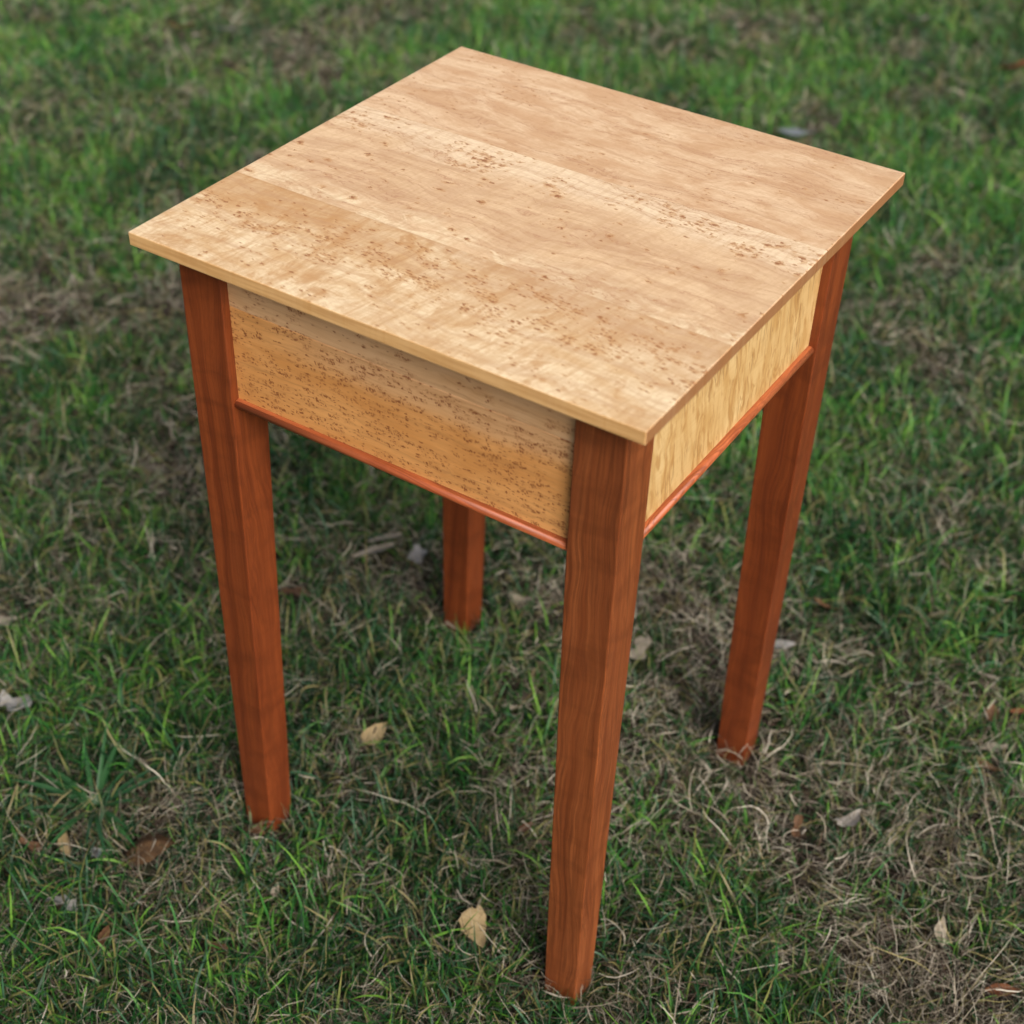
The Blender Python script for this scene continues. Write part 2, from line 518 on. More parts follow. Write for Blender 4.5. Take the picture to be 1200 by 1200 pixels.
# ------------------------------------------------------------------ ground fields
def hash2(ix, iy, seed):
    h = (ix.astype(np.int64) * 374761393 + iy.astype(np.int64) * 668265263 + seed * 974711) & 0x7fffffff
    h = ((h ^ (h >> 13)) * 1274126177) & 0x7fffffff
    return ((h ^ (h >> 16)) & 0xffff) / 65535.0


def vnoise(x, y, seed):
    ix, iy = np.floor(x), np.floor(y)
    fx, fy = x - ix, y - iy
    fx = fx * fx * (3 - 2 * fx)
    fy = fy * fy * (3 - 2 * fy)
    a = hash2(ix, iy, seed); b = hash2(ix + 1, iy, seed)
    c = hash2(ix, iy + 1, seed); d = hash2(ix + 1, iy + 1, seed)
    return (a * (1 - fx) + b * fx) * (1 - fy) + (c * (1 - fx) + d * fx) * fy


def fbm(x, y, f, seed, octv=3):
    s, amp, tot = 0.0, 1.0, 0.0
    for k in range(octv):
        s = s + amp * vnoise(x * f + 17.3 * k, y * f - 9.1 * k, seed + k)
        tot += amp
        amp *= 0.55
        f *= 2.03
    return s / tot


DRY = [(-1.03, 0.46, 0.116), (-0.68, 0.19, 0.086), (-0.34, 0.21, 0.081), (-0.03, 0.31, 0.091), (0.06, 0.33, 0.078), (0.24, 0.39, 0.114), (0.14, 0.2, 0.072), (0.11, 0.11, 0.059), (-0.0, 0.09, 0.072), (0.38, 0.22, 0.103), (0.37, 0.03, 0.106), (0.19, 0.96, 0.124), (-0.11, 0.25, 0.052), (-0.74, 2.08, 0.21), (-1.39, 1.36, 0.175), (-1.53, 1.2, 0.129), (0.49, -0.02, 0.09), (0.23, 0.14, 0.058), (-1.19, 0.41, 0.084), (-0.06, 1.22, 0.07), (0.07, 1.09, 0.082)]
LUSH = [(-0.14, -0.24, 0.06), (-0.05, -0.12, 0.06), (-1.31, 0.6, 0.163), (-1.37, 0.88, 0.156), (-0.41, -0.22, 0.082), (-0.4, -0.29, 0.091), (-0.92, 0.33, 0.126), (-0.7, 0.01, 0.108), (-0.49, 0.3, 0.1), (-0.32, 0.0, 0.075), (-0.22, 0.07, 0.075), (0.16, 0.56, 0.123), (0.34, 0.53, 0.078), (0.01, 0.91, 0.094), (-0.08, 1.61, 0.174), (-0.55, 1.98, 0.157), (-1.14, 1.77, 0.138), (-0.18, 0.21, 0.065), (-0.25, -0.45, 0.101), (0.03, -0.27, 0.091), (0.32, -0.08, 0.072), (-0.26, 2.26, 0.183), (-1.76, 1.13, 0.175), (0.02, 0.55, 0.084), (-0.04, -0.28, 0.052), (0.53, 0.09, 0.052)]


def lushness(x, y):
    f = 0.66 + (1.0 + 0.7 * np.clip((y - 0.4) / 0.8, 0, 1)) * (fbm(x, y, 7.5, 3, 3) - 0.5) + 1.0 * (fbm(x, y, 26.0, 9, 2) - 0.5) + 0.16 * np.clip((y - 0.3) / 0.8, 0, 1)
    for bx, by, r in DRY:
        f = f - 0.24 * np.exp(-((x - bx) ** 2 + (y - by) ** 2) / (r * r))
    for bx, by, r in LUSH:
        f = f + 0.32 * np.exp(-((x - bx) ** 2 + (y - by) ** 2) / (r * r))
    return f


FEET = [(sx * (S - INX - WB / 2), sy * (S - (INY if sy < 0 else INY2) - WB / 2)) for sx in (-1, 1) for sy in (-1, 1)]


def flat(x, y):
    """0 where a foot has pressed the turf down, 1 elsewhere"""
    k = 1.0
    for fx, fy in FEET:
        k = k * (1 - np.exp(-((x - fx) ** 2 + (y - fy) ** 2) / 0.055 ** 2))
    return k


def height(x, y):
    near = np.exp(-(np.maximum(0, np.hypot(x, y) - 8) / 6) ** 2)
    return ((fbm(x, y, 5.0, 41, 3) - 0.5) * 0.030 + (fbm(x, y, 22.0, 51, 2) - 0.5) * 0.012) * near * flat(x, y) - 0.013


# ground sheet
def axis(lo, hi, step, far):
    a = list(np.arange(lo, hi + 1e-6, step))
    s, up = step, a[-1]
    while up < far:
        s *= 1.35
        up += s
        a.append(up)
    s, dn = step, a[0]
    pre = []
    while dn > -far:
        s *= 1.35
        dn -= s
        pre.append(dn)
    return np.array(pre[::-1] + a)


gx, gy = axis(-3.2, 1.8, 0.022, 120), axis(-1.2, 3.6, 0.022, 120)
GX, GY = np.meshgrid(gx, gy)
GZ = height(GX, GY)
nx, ny = len(gx), len(gy)


def np_mesh(name, verts, quads):
    me = bpy.data.meshes.new(name)
    me.vertices.add(len(verts))
    me.vertices.foreach_set('co', np.ascontiguousarray(verts, dtype=np.float32).ravel())
    me.loops.add(quads.size)
    me.loops.foreach_set('vertex_index', np.ascontiguousarray(quads, dtype=np.int32).ravel())
    me.polygons.add(len(quads))
    me.polygons.foreach_set('loop_start', np.arange(0, quads.size, 4, dtype=np.int32))
    me.update(calc_edges=True)
    return me


idx = np.arange(nx * ny).reshape(ny, nx)
quads = np.stack([idx[:-1, :-1], idx[:-1, 1:], idx[1:, 1:], idx[1:, :-1]], -1).reshape(-1, 4)
gme = np_mesh('ground', np.stack([GX, GY, GZ], -1).reshape(-1, 3), quads)
gme.polygons.foreach_set('use_smooth', np.ones(len(quads), dtype=bool))

N = NT('soil')
x, y, z = N.coords()
p = N.xyz(x, y, 0.0)
big = N.noise(p, 6.0, 4, 0.6)
fine = N.noise(p, 160.0, 4, 0.65)
fine2 = N.noise(p, 60.0, 4, 0.65)
c = N.mix(N.rng(fine, 0.35, 0.7), (0.010, 0.008, 0.006), (0.030, 0.023, 0.017))
c = N.mix(N.mul(N.rng(fine2, 0.5, 0.65), 0.5), c, (0.09, 0.072, 0.05))
c = N.mix(N.mul(N.rng(big, 0.45, 0.62), 0.45), c, (0.028, 0.055, 0.014))
away = N.rng(N.math('POWER', N.add(N.mul(x, x), N.mul(y, y)), 0.5), 2.8, 4.6)      # turf too far off to tell its blades
c = N.mix(N.mul(away, 0.85), c, N.mix(N.rng(fine2, 0.3, 0.7), (0.022, 0.048, 0.012), (0.060, 0.095, 0.030)))
MAT_SOIL = N.surface(c, 0.95, 0.1, fine, 0.8, 0.006)
g = obj('ground', gme, MAT_SOIL)
g['kind'] = 'structure'


# ------------------------------------------------------------------ grass
def view(x, y, z=0.01):
    d = np.stack([x - CAM[0], y - CAM[1], np.full_like(x, z - CAM[2])], -1)
    q = d @ ROT.T
    dep = np.maximum(-q[:, 2], 1e-3)
    return 600 + FPX * q[:, 0] / dep, 600 - FPX * q[:, 1] / dep, -q[:, 2]


def scatter(n, rho_out=0.22, power=1.7):
    """points on the lawn, closer together where they stand nearer to the viewer"""
    x = rng.uniform(-5.0, 2.4, n)
    y = rng.uniform(-1.8, 4.6, n)
    u, v, dep = view(x, y)
    inside = (u > -120) & (u < 1320) & (v > -90) & (v < 1330) & (dep > 0.2)
    wgt = np.clip((1.45 / np.maximum(dep, 0.6)), 0, 1.0) ** power
    dist = np.hypot(x - CAM[0], y - CAM[1])
    wgt = np.where(inside, wgt, rho_out * np.clip(1.3 / np.maximum(dist, 0.8), 0, 1))
    k = rng.random(n) < wgt
    return x[k], y[k], dep[k]


def off_legs(x, y, L=0.0):
    ok = np.ones(len(x), bool)
    for sx in (-1, 1):
        for sy in (-1, 1):
            iy = INY if sy < 0 else INY2
            cx, cy = sx * (S - INX - WB / 2), sy * (S - iy - WB / 2)
            ok &= ~((np.abs(x - cx) < WB / 2 + 0.002) & (np.abs(y - cy) < WB / 2 + 0.002))
    return ok


def ribbons(name, x, y, z, L, W, th0, dth, ph0, dph, K, prof, tw0, dtw, tint, tipt, mat, wig=None):
    n = len(x)
    P = np.zeros((n, K + 1, 3))
    P[:, 0] = np.stack([x, y, z], -1)
    side = np.zeros((n, K + 1, 3))
    th, ph, tw = th0.copy(), ph0.copy(), tw0.copy()
    gz = height(x, y)
    for k in range(K + 1):
        d = np.stack([np.sin(th) * np.cos(ph), np.sin(th) * np.sin(ph), np.cos(th)], -1)
        h = np.stack([-np.sin(ph), np.cos(ph), np.zeros(n)], -1)
        nn = np.cross(h, d)
        side[:, k] = h * np.cos(tw)[:, None] + nn * np.sin(tw)[:, None]
        if k < K:
            P[:, k + 1] = P[:, k] + d * (L / K)[:, None]
            P[:, k + 1, 2] = np.maximum(P[:, k + 1, 2], gz + 0.0012)
        th = th + dth
        ph = ph + dph + (wig[:, k] if wig is not None else 0)
        tw = tw + dtw
    hw = (W / 2)[:, None, None] * np.array(prof)[None, :, None]
    V = np.stack([P - side * hw, P + side * hw], 2).reshape(-1, 3)
    base = (np.arange(n) * (K + 1) * 2)[:, None]
    ks = np.arange(K)[None, :] * 2 + base
    Q = np.stack([ks, ks + 1, ks + 3, ks + 2], -1).reshape(-1, 4)
    me = np_mesh(name, V, Q)
    t = np.linspace(0, 1, K + 1)[None, :, None]
    C = tint[:, None, :] * (1 - t) + tipt[:, None, :] * t
    C = np.repeat(C[:, :, None, :], 2, 2).reshape(-1, 3)
    att = me.attributes.new('tint', 'FLOAT_COLOR', 'POINT')
    att.data.foreach_set('color', np.concatenate([C, np.ones((len(C), 1))], 1).astype(np.float32).ravel())
    me.polygons.foreach_set('use_smooth', np.ones(len(Q), dtype=bool))
    return obj(name, me, mat)


def blade_mat(name, trans, rough, spec):
    N = NT(name)
    a = N.n('ShaderNodeAttribute', attribute_name='tint')
    p = N.n('ShaderNodeBsdfPrincipled')
    N.put(p.inputs['Base Color'], a.outputs['Color'])
    p.inputs['Roughness'].default_value = rough
    p.inputs['Specular IOR Level'].default_value = spec
    t = N.n('ShaderNodeBsdfTranslucent')
    N.put(t.inputs['Color'], a.outputs['Color'])
    ms = N.n('ShaderNodeMixShader')
    ms.inputs[0].default_value = trans
    N.t.links.new(p.outputs[0], ms.inputs[1])
    N.t.links.new(t.outputs[0], ms.inputs[2])
    N.t.links.new(ms.outputs[0], N.out.inputs['Surface'])
    return N.m


MAT_GRASS = blade_mat('grass_blade', 0.16, 0.5, 0.3)
MAT_STRAW = blade_mat('straw_blade', 0.12, 0.7, 0.2)


def lerp(a, b, t):
    return np.array(a)[None, :] * (1 - t[:, None]) + np.array(b)[None, :] * t[:, None]


# fallen leaves: x, y, length, width, ... (filled in below); grass roots keep clear of them
LEAVES = []


def grass(n, name):
    x, y, dep = scatter(n)
    f = lushness(x, y)
    keep = (rng.random(len(x)) < np.clip((f - 0.02) * 1.4, 0.28, 1.0)) & off_legs(x, y)
    for (lx, ly, r) in [(q[0], q[1], q[2]) for q in LEAVES]:
        keep &= ~((np.hypot(x - lx, y - ly) < r * 0.42) & (rng.random(len(x)) < 0.8))
    x, y, f, dep = x[keep], y[keep], f[keep], dep[keep]
    n = len(x)
    q = np.clip((f - 0.25) / 0.7, 0, 1)
    L = rng.lognormal(0, 0.45, n) * (0.0145 + 0.018 * q) * (1 + 0.35 * np.clip((y - 0.4) / 1.2, 0, 1))
    L = np.clip(L, 0.008, 0.075) * (0.55 + 0.45 * flat(x, y))
    W = rng.uniform(0.0009, 0.0025, n) * (0.85 + 0.3 * q)
    clump = fbm(x, y, 55.0, 77, 1)
    ph0 = rng.uniform(0, 2 * np.pi, n) * 0.75 + clump * 9.0
    th0 = np.abs(rng.normal(0.45, 0.35, n))
    dth = rng.normal(0.22, 0.16, n)
    dph = rng.normal(0, 0.12, n)
    tw0 = rng.normal(0, 0.6, n)
    dtw = rng.normal(0, 0.2, n)
    h = fbm(x, y, 9.0, 21, 2) + 0.9 * (fbm(x, y, 4.2, 91, 2) - 0.5) * np.clip((y + 0.2) / 1.0, 0, 1)
    a = rng.random(n)
    dark, mid, lime = (0.006, 0.032, 0.010), (0.025, 0.116, 0.018), (0.125, 0.265, 0.034)
    far = np.clip((y + 0.35) / 1.5, 0, 1)  # light falloff painted into the blade tint: darker near, lighter far
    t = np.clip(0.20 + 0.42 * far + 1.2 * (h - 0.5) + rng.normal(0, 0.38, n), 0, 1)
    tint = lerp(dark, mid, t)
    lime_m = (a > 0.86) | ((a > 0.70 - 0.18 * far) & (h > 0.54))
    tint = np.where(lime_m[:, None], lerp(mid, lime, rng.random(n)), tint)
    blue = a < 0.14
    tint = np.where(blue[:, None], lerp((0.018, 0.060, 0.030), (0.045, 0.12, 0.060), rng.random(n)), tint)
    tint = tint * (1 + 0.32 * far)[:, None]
    tip = tint * rng.uniform(0.9, 1.5, n)[:, None]
    dead = rng.random(n) < 0.16
    tip = np.where(dead[:, None], lerp((0.20, 0.17, 0.05), (0.30, 0.24, 0.12), rng.random(n)), tip)
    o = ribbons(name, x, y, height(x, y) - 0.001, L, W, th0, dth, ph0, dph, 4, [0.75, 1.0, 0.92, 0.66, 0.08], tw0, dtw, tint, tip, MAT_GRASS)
    o['kind'] = 'stuff'
    return n


def straw(n, name):
    x, y, dep = scatter(n)
    f = lushness(x, y)
    keep = (rng.random(len(x)) < np.clip(1.16 - 0.80 * f, 0.30, 1.0)) & off_legs(x, y)
    for (lx, ly, r) in [(q[0], q[1], q[2]) for q in LEAVES]:
        keep &= ~((np.hypot(x - lx, y - ly) < r * 0.42) & (rng.random(len(x)) < 0.75))
    x, y, f, dep = x[keep], y[keep], f[keep], dep[keep]
    n = len(x)
    L = np.clip(rng.lognormal(0, 0.45, n) * 0.028, 0.009, 0.085)
    W = np.clip(rng.lognormal(0, 0.45, n) * 0.00050, 0.00028, 0.0017) * (1 + 0.5 * np.clip((y - 0.5) / 1.5, 0, 1))
    sw = fbm(x, y, 11.0, 61, 2)
    ph0 = sw * 14.0 + rng.normal(0, 1.3, n)
    th0 = np.clip(rng.normal(1.30, 0.34, n), 0.3, 1.9)
    dth = rng.normal(0.06, 0.16, n)
    dph = rng.normal(0, 0.16, n)
    wig = rng.normal(0, 0.14, (n, 6))
    tw0 = rng.normal(0, 0.8, n)
    dtw = rng.normal(0, 0.25, n)
    lift = rng.random(n) ** 1.1 * 0.026
    a = rng.random(n)
    tint = lerp((0.085, 0.070, 0.052), (0.37, 0.325, 0.245), a)
    b = rng.random(n)
    tint = np.where((b > 0.80)[:, None], lerp((0.42, 0.38, 0.295), (0.62, 0.575, 0.47), a), tint)
    tint = np.where((b < 0.22)[:, None], lerp((0.032, 0.022, 0.016), (0.10, 0.064, 0.045), a), tint)
    tint = np.where(((b > 0.70) & (b < 0.80))[:, None], lerp((0.20, 0.19, 0.075), (0.33, 0.28, 0.12), a), tint)
    front_dim = 0.82 + 0.18 * np.clip((y + 0.10) / 0.35 + np.clip((x - 0.15) / 0.2, 0, 1) * 0.6, 0, 1)   # light falloff put into the straw colour, dimmer towards the front left
    tint = tint * front_dim[:, None]
    tip = tint * rng.uniform(0.75, 1.15, n)[:, None]
    o = ribbons(name, x, y, height(x, y) + lift, L, W, th0, dth, ph0, dph, 5, [0.8, 1, 1, 0.9, 0.75, 0.25], tw0, dtw, tint, tip, MAT_STRAW, wig)
    o['kind'] = 'stuff'
    return n


# ------------------------------------------------------------------ fallen leaves
def leaf_mat(name, a, b, vein):
    N = NT(name)
    x, y, z = N.coords()
    n1 = N.noise(N.xyz(x, y, z), 140, 4, 0.6)
    n2 = N.noise(N.xyz(x, y, z), 420, 3, 0.6)
    c = N.mix(N.rng(n1, 0.35, 0.65), a, b)
    side = N.math('ABSOLUTE', y)
    midrib = N.rng(side, 0.0002, 0.0007, 1.0, 0.0)
    vv = N.math('SINE', N.mul(N.sub(x, N.mul(side, 0.9)), 1400))
    ribs = N.mul(N.rng(vv, 0.82, 1.0), 0.5)
    c = N.mix(N.math('MAXIMUM', N.mul(midrib, 0.8), ribs), c, vein)
    c = N.mix(N.mul(N.rng(n2, 0.58, 0.7), 0.5), c, tuple(q * 0.45 for q in a))
    p = N.n('ShaderNodeBsdfPrincipled')
    N.put(p.inputs['Base Color'], c)
    p.inputs['Roughness'].default_value = 0.65
    p.inputs['Specular IOR Level'].default_value = 0.25
    bu = N.n('ShaderNodeBump')
    bu.inputs['Strength'].default_value = 0.4
    bu.inputs['Distance'].default_value = 0.0006
    N.put(bu.inputs['Height'], N.add(ribs, n1))
    N.t.links.new(bu.outputs[0], p.inputs['Normal'])
    t = N.n('ShaderNodeBsdfTranslucent')
    N.put(t.inputs['Color'], c)
    ms = N.n('ShaderNodeMixShader')
    ms.inputs[0].default_value = 0.18
    N.t.links.new(p.outputs[0], ms.inputs[1])
    N.t.links.new(t.outputs[0], ms.inputs[2])
    N.t.links.new(ms.outputs[0], N.out.inputs['Surface'])
    return N.m


LM = {
    'tan': leaf_mat('leaf_tan', (0.30, 0.22, 0.105), (0.38, 0.29, 0.15), (0.42, 0.34, 0.20)),
    'pale': leaf_mat('leaf_pale', (0.32, 0.28, 0.21), (0.41, 0.36, 0.28), (0.34, 0.28, 0.20)),
    'grey': leaf_mat('leaf_grey', (0.28, 0.275, 0.26), (0.38, 0.37, 0.35), (0.42, 0.40, 0.38)),
    'brown': leaf_mat('leaf_brown', (0.12, 0.062, 0.032), (0.19, 0.105, 0.055), (0.09, 0.045, 0.022)),
    'dark': leaf_mat('leaf_dark', (0.060, 0.034, 0.016), (0.105, 0.058, 0.024), (0.04, 0.02, 0.01)),
    'rust': leaf_mat('leaf_rust', (0.17, 0.065, 0.028), (0.24, 0.10, 0.045), (0.2, 0.07, 0.03)),
    'white': leaf_mat('leaf_white', (0.42, 0.39, 0.345), (0.52, 0.485, 0.43), (0.38, 0.33, 0.27)),
    'blue': leaf_mat('leaf_bluish', (0.17, 0.20, 0.22), (0.23, 0.26, 0.28), (0.28, 0.30, 0.32)),
}


def leaf_mesh(L, W, shape, curl, fold, seed):
    """leaf blade from stalk end to tip along +x, bent along and across, ragged margin"""
    r = random.Random(seed)
    nu, nv = 12, 6
    bm = bmesh.new()
    grid = []
    ph = r.uniform(0, 6)
    for i in range(nu + 1):
        t = i / nu
        if shape == 'ovate':
            wdt = math.sin(math.pi * min(1, t ** 0.72)) ** 0.8 * (1 - 0.15 * t)
        elif shape == 'lance':
            wdt = math.sin(math.pi * t) ** 0.9
        elif shape == 'torn':
            wdt = math.sin(math.pi * (0.12 + 0.80 * t)) ** 0.6 * (0.78 + 0.3 * math.sin(9 * t + ph))
        elif shape == 'lobed':
            wdt = math.sin(math.pi * (0.06 + 0.9 * t)) ** 0.7 * (0.72 + 0.32 * math.cos(3 * 2 * math.pi * t + ph))
        else:                                     # hooked: a broad leaf with one corner drawn out to a point
            wdt = math.sin(math.pi * min(1, 0.03 + 0.94 * t ** 0.8)) ** 0.75
        wdt = max(wdt, 0.03)
        row = []
        for j in range(-nv, nv + 1):
            s = j / nv
            rag = 1 + (0.10 * r.uniform(-1, 1) if abs(j) == nv else 0)
            yy = s * wdt * rag * W / 2
            xx = (t - 0.5) * L
            if shape == 'hooked':
                yy += W * 0.55 * (t - 0.45) ** 2 * (1 if t > .45 else 1.6)
                xx -= 0.10 * L * s * s
            zz = curl * L * ((t - 0.5) ** 2) * 1.6 + fold * abs(yy) * 1.2
            zz += 0.05 * W * math.sin(5 * t + ph) * s + 0.03 * W * r.uniform(-1, 1) * abs(s)
            row.append(bm.verts.new((xx, yy, zz)))
        grid.append(row)
    for i in range(nu):
        for j in range(2 * nv):
            bm.faces.new((grid[i][j], grid[i + 1][j], grid[i + 1][j + 1], grid[i][j + 1]))
    for f in bm.faces:
        f.smooth = True
    me = bpy.data.meshes.new('leaf')
    bm.to_mesh(me)
    bm.free()
    return me


def stalk_mesh(L, W):
    bm = bmesh.new()
    ln = 0.42 * L
    rings = []
    for k in range(5):
        t = k / 4
        c = (-0.5 * L - t * ln, 0.10 * ln * t * t, 0.0005 + 0.06 * ln * t)
        rr = 0.0005 + 0.0003 * t
        rings.append([bm.verts.new((c[0], c[1] + rr * math.cos(a), c[2] + rr * math.sin(a))) for a in (0, 1.57, 3.14, 4.71)])
    for a, b in zip(rings[:-1], rings[1:]):
        for k in range(4):
            bm.faces.new((a[k], a[(k + 1) % 4], b[(k + 1) % 4], b[k]))
    bm.faces.new(rings[-1])
    me = bpy.data.meshes.new('stalk')
    bm.to_mesh(me)
    bm.free()
    return me


def add_leaf(x, y, L, W, azim, tilt, roll, shape, mat, label, curl=0.3, fold=0.15, z=0.014, stalk=False):
    LEAVES.append((x, y, L))
    z *= 0.95
    me = leaf_mesh(L, W, shape, curl, fold, len(LEAVES) * 7 + 1)
    o = obj('fallen_leaf', me, LM[mat])
    o.location = (x, y, float(height(np.array([x]), np.array([y]))[0]) + z)
    o.rotation_euler = (math.radians(roll), math.radians(tilt), math.radians(azim))
    o['label'] = label
    o['category'] = 'leaf'
    o['group'] = 'dead leaves lying on the lawn'
    if stalk:
        obj('stalk', stalk_mesh(L, W), LM[mat], o)
    return o


# azimuth 33 deg runs to the right in the picture, 123 deg away from the viewer
A = add_leaf
A(0.083, -0.196, 0.042, 0.028, -45, 10, -12, 'hooked', 'tan', 'tan leaf with a drawn-out corner lying on the grass left of the front leg foot', 0.25, 0.10, 0.022)
A(-0.153, -0.038, 0.036, 0.024, 75, -18, 8, 'ovate', 'tan', 'tan ovate leaf half sunk in grass midway between left and front legs', 0.2, 0.2, 0.020)
A(-0.249, -0.293, 0.052, 0.044, 40, -8, -10, 'ovate', 'dark', 'dark brown cupped leaf in the grass left of the left leg foot', -0.5, -0.35, 0.026)
A(-0.180, -0.217, 0.028, 0.020, 20, -10, -25, 'torn', 'brown', 'crumpled brown leaf touching the foot of the left leg', -0.3, 0.2, 0.016)
A(-0.512, -0.230, 0.040, 0.036, 20, 0, -10, 'torn', 'grey', 'torn pale grey leaf at the left edge of the lawn in front', 0.2, 0.1, 0.020)
A(-0.614, -0.149, 0.034, 0.032, 70, 10, -15, 'ovate', 'pale', 'small pale round leaf behind the torn grey one at left edge', 0.3, 0.2, 0.022)
A(-0.274, -0.392, 0.036, 0.026, 15, 0, -20, 'lobed', 'grey', 'curled lobed greyish leaf in dark grass at lower left', -0.4, 0.25, 0.018)
A(-0.322, -0.335, 0.042, 0.014, -35, 0, 35, 'lance', 'tan', 'narrow folded tan leaf beside the broad-bladed grass clump', 0.2, 0.9, 0.018)
A(-0.293, -0.329, 0.022, 0.017, 60, 0, -10, 'torn', 'blue', 'small bluish grey leaf scrap right of the narrow folded leaf', 0.1, 0.1, 0.014)
A(-0.353, -0.356, 0.028, 0.010, 10, 5, 20, 'torn', 'brown', 'thin crumpled brown leaf left of the narrow folded leaf', 0.3, 0.5, 0.014)
A(-0.212, -0.397, 0.024, 0.010, 100, -35, 30, 'lance', 'brown', 'curled brown leaf standing in a dark gap at lower left', 0.8, 0.8, 0.016)
A(-0.114, -0.343, 0.022, 0.012, 15, 0, -10, 'torn', 'brown', 'small brown leaf scrap straight below the left leg foot', -0.4, 0.1, 0.016)
A(-0.112, -0.260, 0.016, 0.009, 110, -20, 0, 'ovate', 'pale', 'tiny pale leaf standing just below the left leg foot', 0.4, 0.4, 0.016)
A(-0.116, -0.058, 0.018, 0.012, 20, -15, -20, 'torn', 'pale', 'pale leaf scrap just right of the tan ovate leaf', -0.3, 0.3, 0.018)
A(0.057, -0.058, 0.018, 0.014, 60, -20, -20, 'ovate', 'rust', 'small rust orange leaf beside the front leg at mid height', 0.3, 0.3, 0.020)
A(0.028, 0.236, 0.034, 0.026, 100, -10, -10, 'torn', 'pale', 'pale torn leaf peeping out right of the front leg', 0.2, 0.1, 0.020)
A(0.157, 0.357, 0.034, 0.022, 35, 0, -10, 'ovate', 'grey', 'flat grey leaf right behind the right leg', 0.1, 0.1, 0.016)
A(0.175, 0.446, 0.036, 0.018, 10, 10, -30, 'lance', 'brown', 'brown bent leaf propped up behind the right leg', 0.5, 0.3, 0.024)
A(0.382, 0.428, 0.030, 0.024, 10, 0, -30, 'ovate', 'pale', 'cream ribbed leaf tilted up in grass near the right edge', 0.2, 0.2, 0.022)
A(0.428, 0.324, 0.030, 0.020, 30, -10, -15, 'torn', 'pale', 'upper pale leaf of the overlapping pair near the right edge', 0.2, 0.2, 0.022)
A(0.432, 0.306, 0.028, 0.014, 5, 0, -10, 'ovate', 'brown', 'lower browner leaf of the overlapping pair near the right edge', 0.2, 0.1, 0.013)
A(0.409, 0.378, 0.026, 0.016, 110, -10, -15, 'ovate', 'brown', 'pinkish brown leaf between the cream leaf and the overlapping pair', 0.3, 0.2, 0.018)
A(0.436, 0.398, 0.030, 0.012, 40, 0, -20, 'lance', 'rust', 'rusty narrow leaf cut off by the right edge', 0.3, 0.4, 0.020)
A(0.336, 0.144, 0.032, 0.022, 65, 0, -20, 'hooked', 'white', 'whitish torn leaf on dry straw right of the right leg foot', 0.4, 0.2, 0.022)
A(0.290, 0.104, 0.026, 0.012, 105, -15, 10, 'torn', 'brown', 'brown twisted leaf left of the whitish torn leaf', 0.4, 0.5, 0.016)
A(0.462, 0.062, 0.034, 0.014, 110, -10, 25, 'lance', 'pale', 'curled twisted leaf in a hollow of straw at lower right', 0.7, 0.6, 0.016)
A(0.537, 0.038, 0.036, 0.016, 35, 0, -10, 'lance', 'rust', 'brown narrow leaf flat in grass at the lower right corner', 0.2, 0.3, 0.016)
A(-0.341, 0.231, 0.048, 0.020, 55, 0, -20, 'lance', 'pale', 'upper of two long pale leaves seen beneath the table', 0.1, 0.2, 0.026)
A(-0.336, 0.206, 0.060, 0.022, 60, 0, -15, 'lance', 'pale', 'lower and longer of two long pale leaves beneath the table', 0.1, 0.2, 0.022)
A(-0.289, 0.233, 0.036, 0.024, 130, 0, -15, 'torn', 'grey', 'greyish torn leaf left of the back leg', 0.2, 0.2, 0.018)
A(-0.375, 0.095, 0.040, 0.024, 30, 0, -10, 'torn', 'brown', 'blurred brown leaf just right of the left leg', -0.3, 0.1, 0.018)
A(-0.742, 0.268, 0.020, 0.019, 30, 0, -30, 'ovate', 'white', 'small whitish leaf close to the upper left leg', 0.3, 0.2, 0.024)
A(-1.361, 0.698, 0.026, 0.024, 30, 0, -30, 'ovate', 'white', 'upper of two small whitish leaves far left in the grass', 0.3, 0.2, 0.030)
A(-1.187, 0.483, 0.024, 0.022, 30, 0, -30, 'ovate', 'pale', 'lower of two small whitish leaves far left in the grass', 0.3, 0.2, 0.030)
A(-0.411, 1.640, 0.075, 0.055, 30, 0, -15, 'ovate', 'blue', 'large bluish pale leaf beyond the back edge of the tabletop', 0.2, 0.1, 0.030)
A(-0.158, 2.180, 0.070, 0.060, 60, 0, -25, 'lobed', 'rust', 'large reddish leaf at the far right top corner', 0.3, 0.2, 0.040)
A(-1.587, 1.360, 0.046, 0.044, 30, 0, -30, 'ovate', 'grey', 'pale grey leaf far off at the upper left', 0.3, 0.2, 0.034)
A(-1.689, 1.342, 0.055, 0.040, 50, 0, -20, 'torn', 'rust', 'reddish brown leaf far off left of the pale grey one', 0.3, 0.2, 0.028)
A(0.014, 1.033, 0.030, 0.028, 30, 0, -35, 'torn', 'white', 'white leaf lying right of the right leg top', 0.3, 0.2, 0.030)
A(-0.429, 2.326, 0.050, 0.045, 30, 0, -30, 'torn', 'grey', 'pinkish grey leaf far off near the top edge at right', 0.3, 0.2, 0.034)
A(-0.140, 0.238, 0.030, 0.014, 20, 0, -10, 'torn', 'pale', 'pale leaf scrap right of the back leg', 0.2, 0.2, 0.016)
A(-0.053, 0.084, 0.024, 0.012, 30, 0, -10, 'torn', 'pale', 'pale leaf scrap under the middle of the table', 0.2, 0.2, 0.016)

# ------------------------------------------------------------------ the lawn itself
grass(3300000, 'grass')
straw(3500000, 'dry_grass')


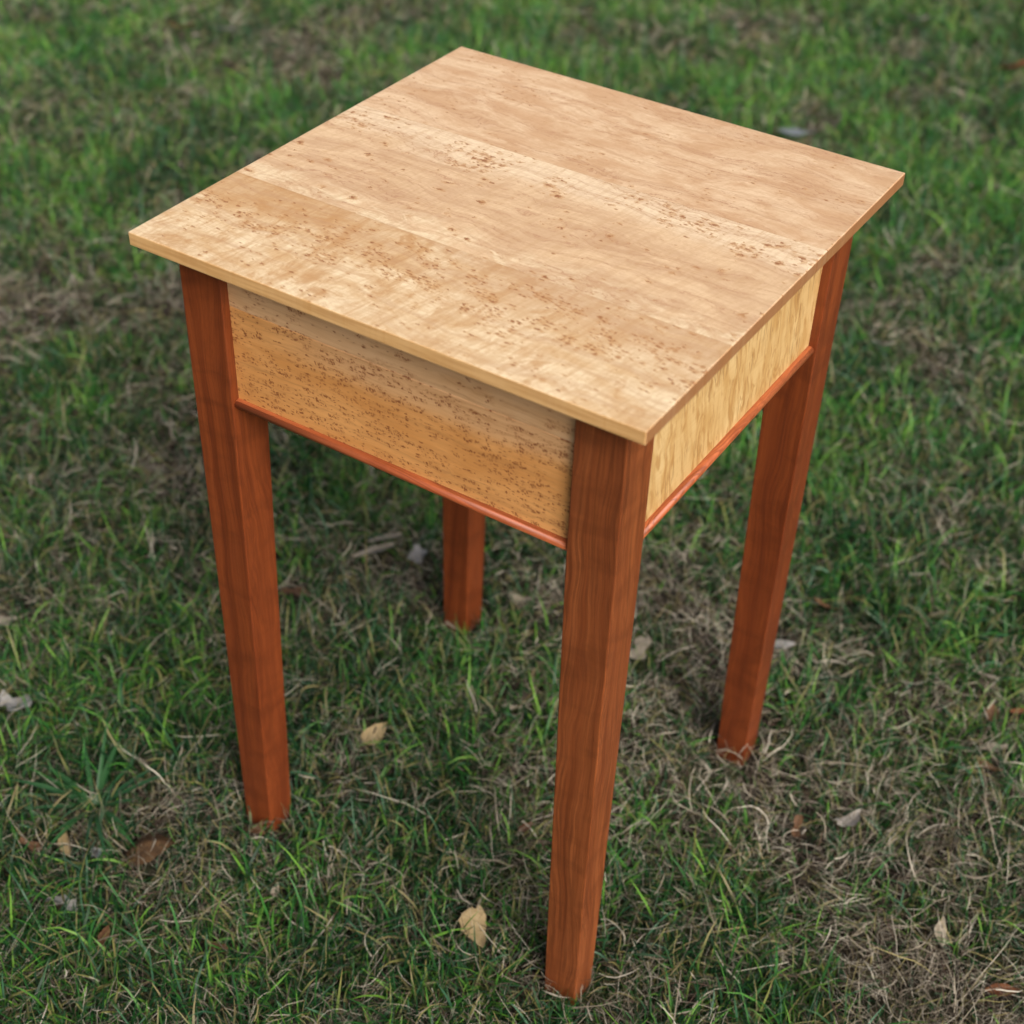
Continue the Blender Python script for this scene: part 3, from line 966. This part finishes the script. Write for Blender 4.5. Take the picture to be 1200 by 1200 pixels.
# ------------------------------------------------------------------ broad-bladed clump at the lower left
def blade_mesh(L, W, lean, bend, rnd):
    bm = bmesh.new()
    rows = []
    th, px, pz = lean, 0.0, 0.0
    K = 9
    for k in range(K + 1):
        t = k / K
        wd = W * (0.55 + 1.6 * t * (1 - t) * 1.2) * (1 - t ** 3) + 0.0002
        nrm = (-math.cos(th), math.sin(th))
        row = []
        for s in (-1, 0, 1):
            dz = 0.18 * wd * abs(s)
            row.append(bm.verts.new((px - math.cos(th) * dz, s * wd / 2 + 0.006 * rnd * t * t, pz + math.sin(th) * dz)))
        rows.append(row)
        px += math.sin(th) * L / K
        pz += math.cos(th) * L / K
        th += bend / K
    for a, b in zip(rows[:-1], rows[1:]):
        for k in range(2):
            f = bm.faces.new((a[k], a[k + 1], b[k + 1], b[k]))
            f.smooth = True
    me = bpy.data.meshes.new('blade')
    bm.to_mesh(me)
    bm.free()
    return me


N = NT('broad_blade')
x, y, z = N.coords()
nn_ = N.noise(N.xyz(N.mul(x, 30), N.mul(y, 900), z), 1, 3)
oi = N.n('ShaderNodeObjectInfo')
c = N.mix(oi.outputs['Random'], (0.008, 0.040, 0.014), (0.022, 0.085, 0.020))
c = N.mix(N.rng(nn_, 0.4, 0.7, 0.0, 0.35), c, (0.05, 0.12, 0.05))
MAT_BROAD = N.surface(c, 0.42, 0.4)


def broad_clump(x, y, n, L0, label, seed):
    r = random.Random(seed)
    e = empty('grass_clump')
    e.location = (x, y, float(height(np.array([x]), np.array([y]))[0]))
    e['label'] = label
    e['category'] = 'grass clump'
    for k in range(n):
        o = obj('blade', blade_mesh(L0 * r.uniform(0.6, 1.15), r.uniform(0.0045, 0.0070), r.uniform(0.85, 1.25), r.uniform(0.25, 0.75), r.uniform(-1, 1)), MAT_BROAD, e)
        a = 2 * math.pi * k / n + r.uniform(-0.25, 0.25)
        o.rotation_euler = (0, 0, a)
        o.location = (0.004 * math.cos(a), 0.004 * math.sin(a), 0.012)


broad_clump(-0.335, -0.285, 18, 0.088, 'clump of broad dark green grass blades spreading at lower left of the lawn', 3)
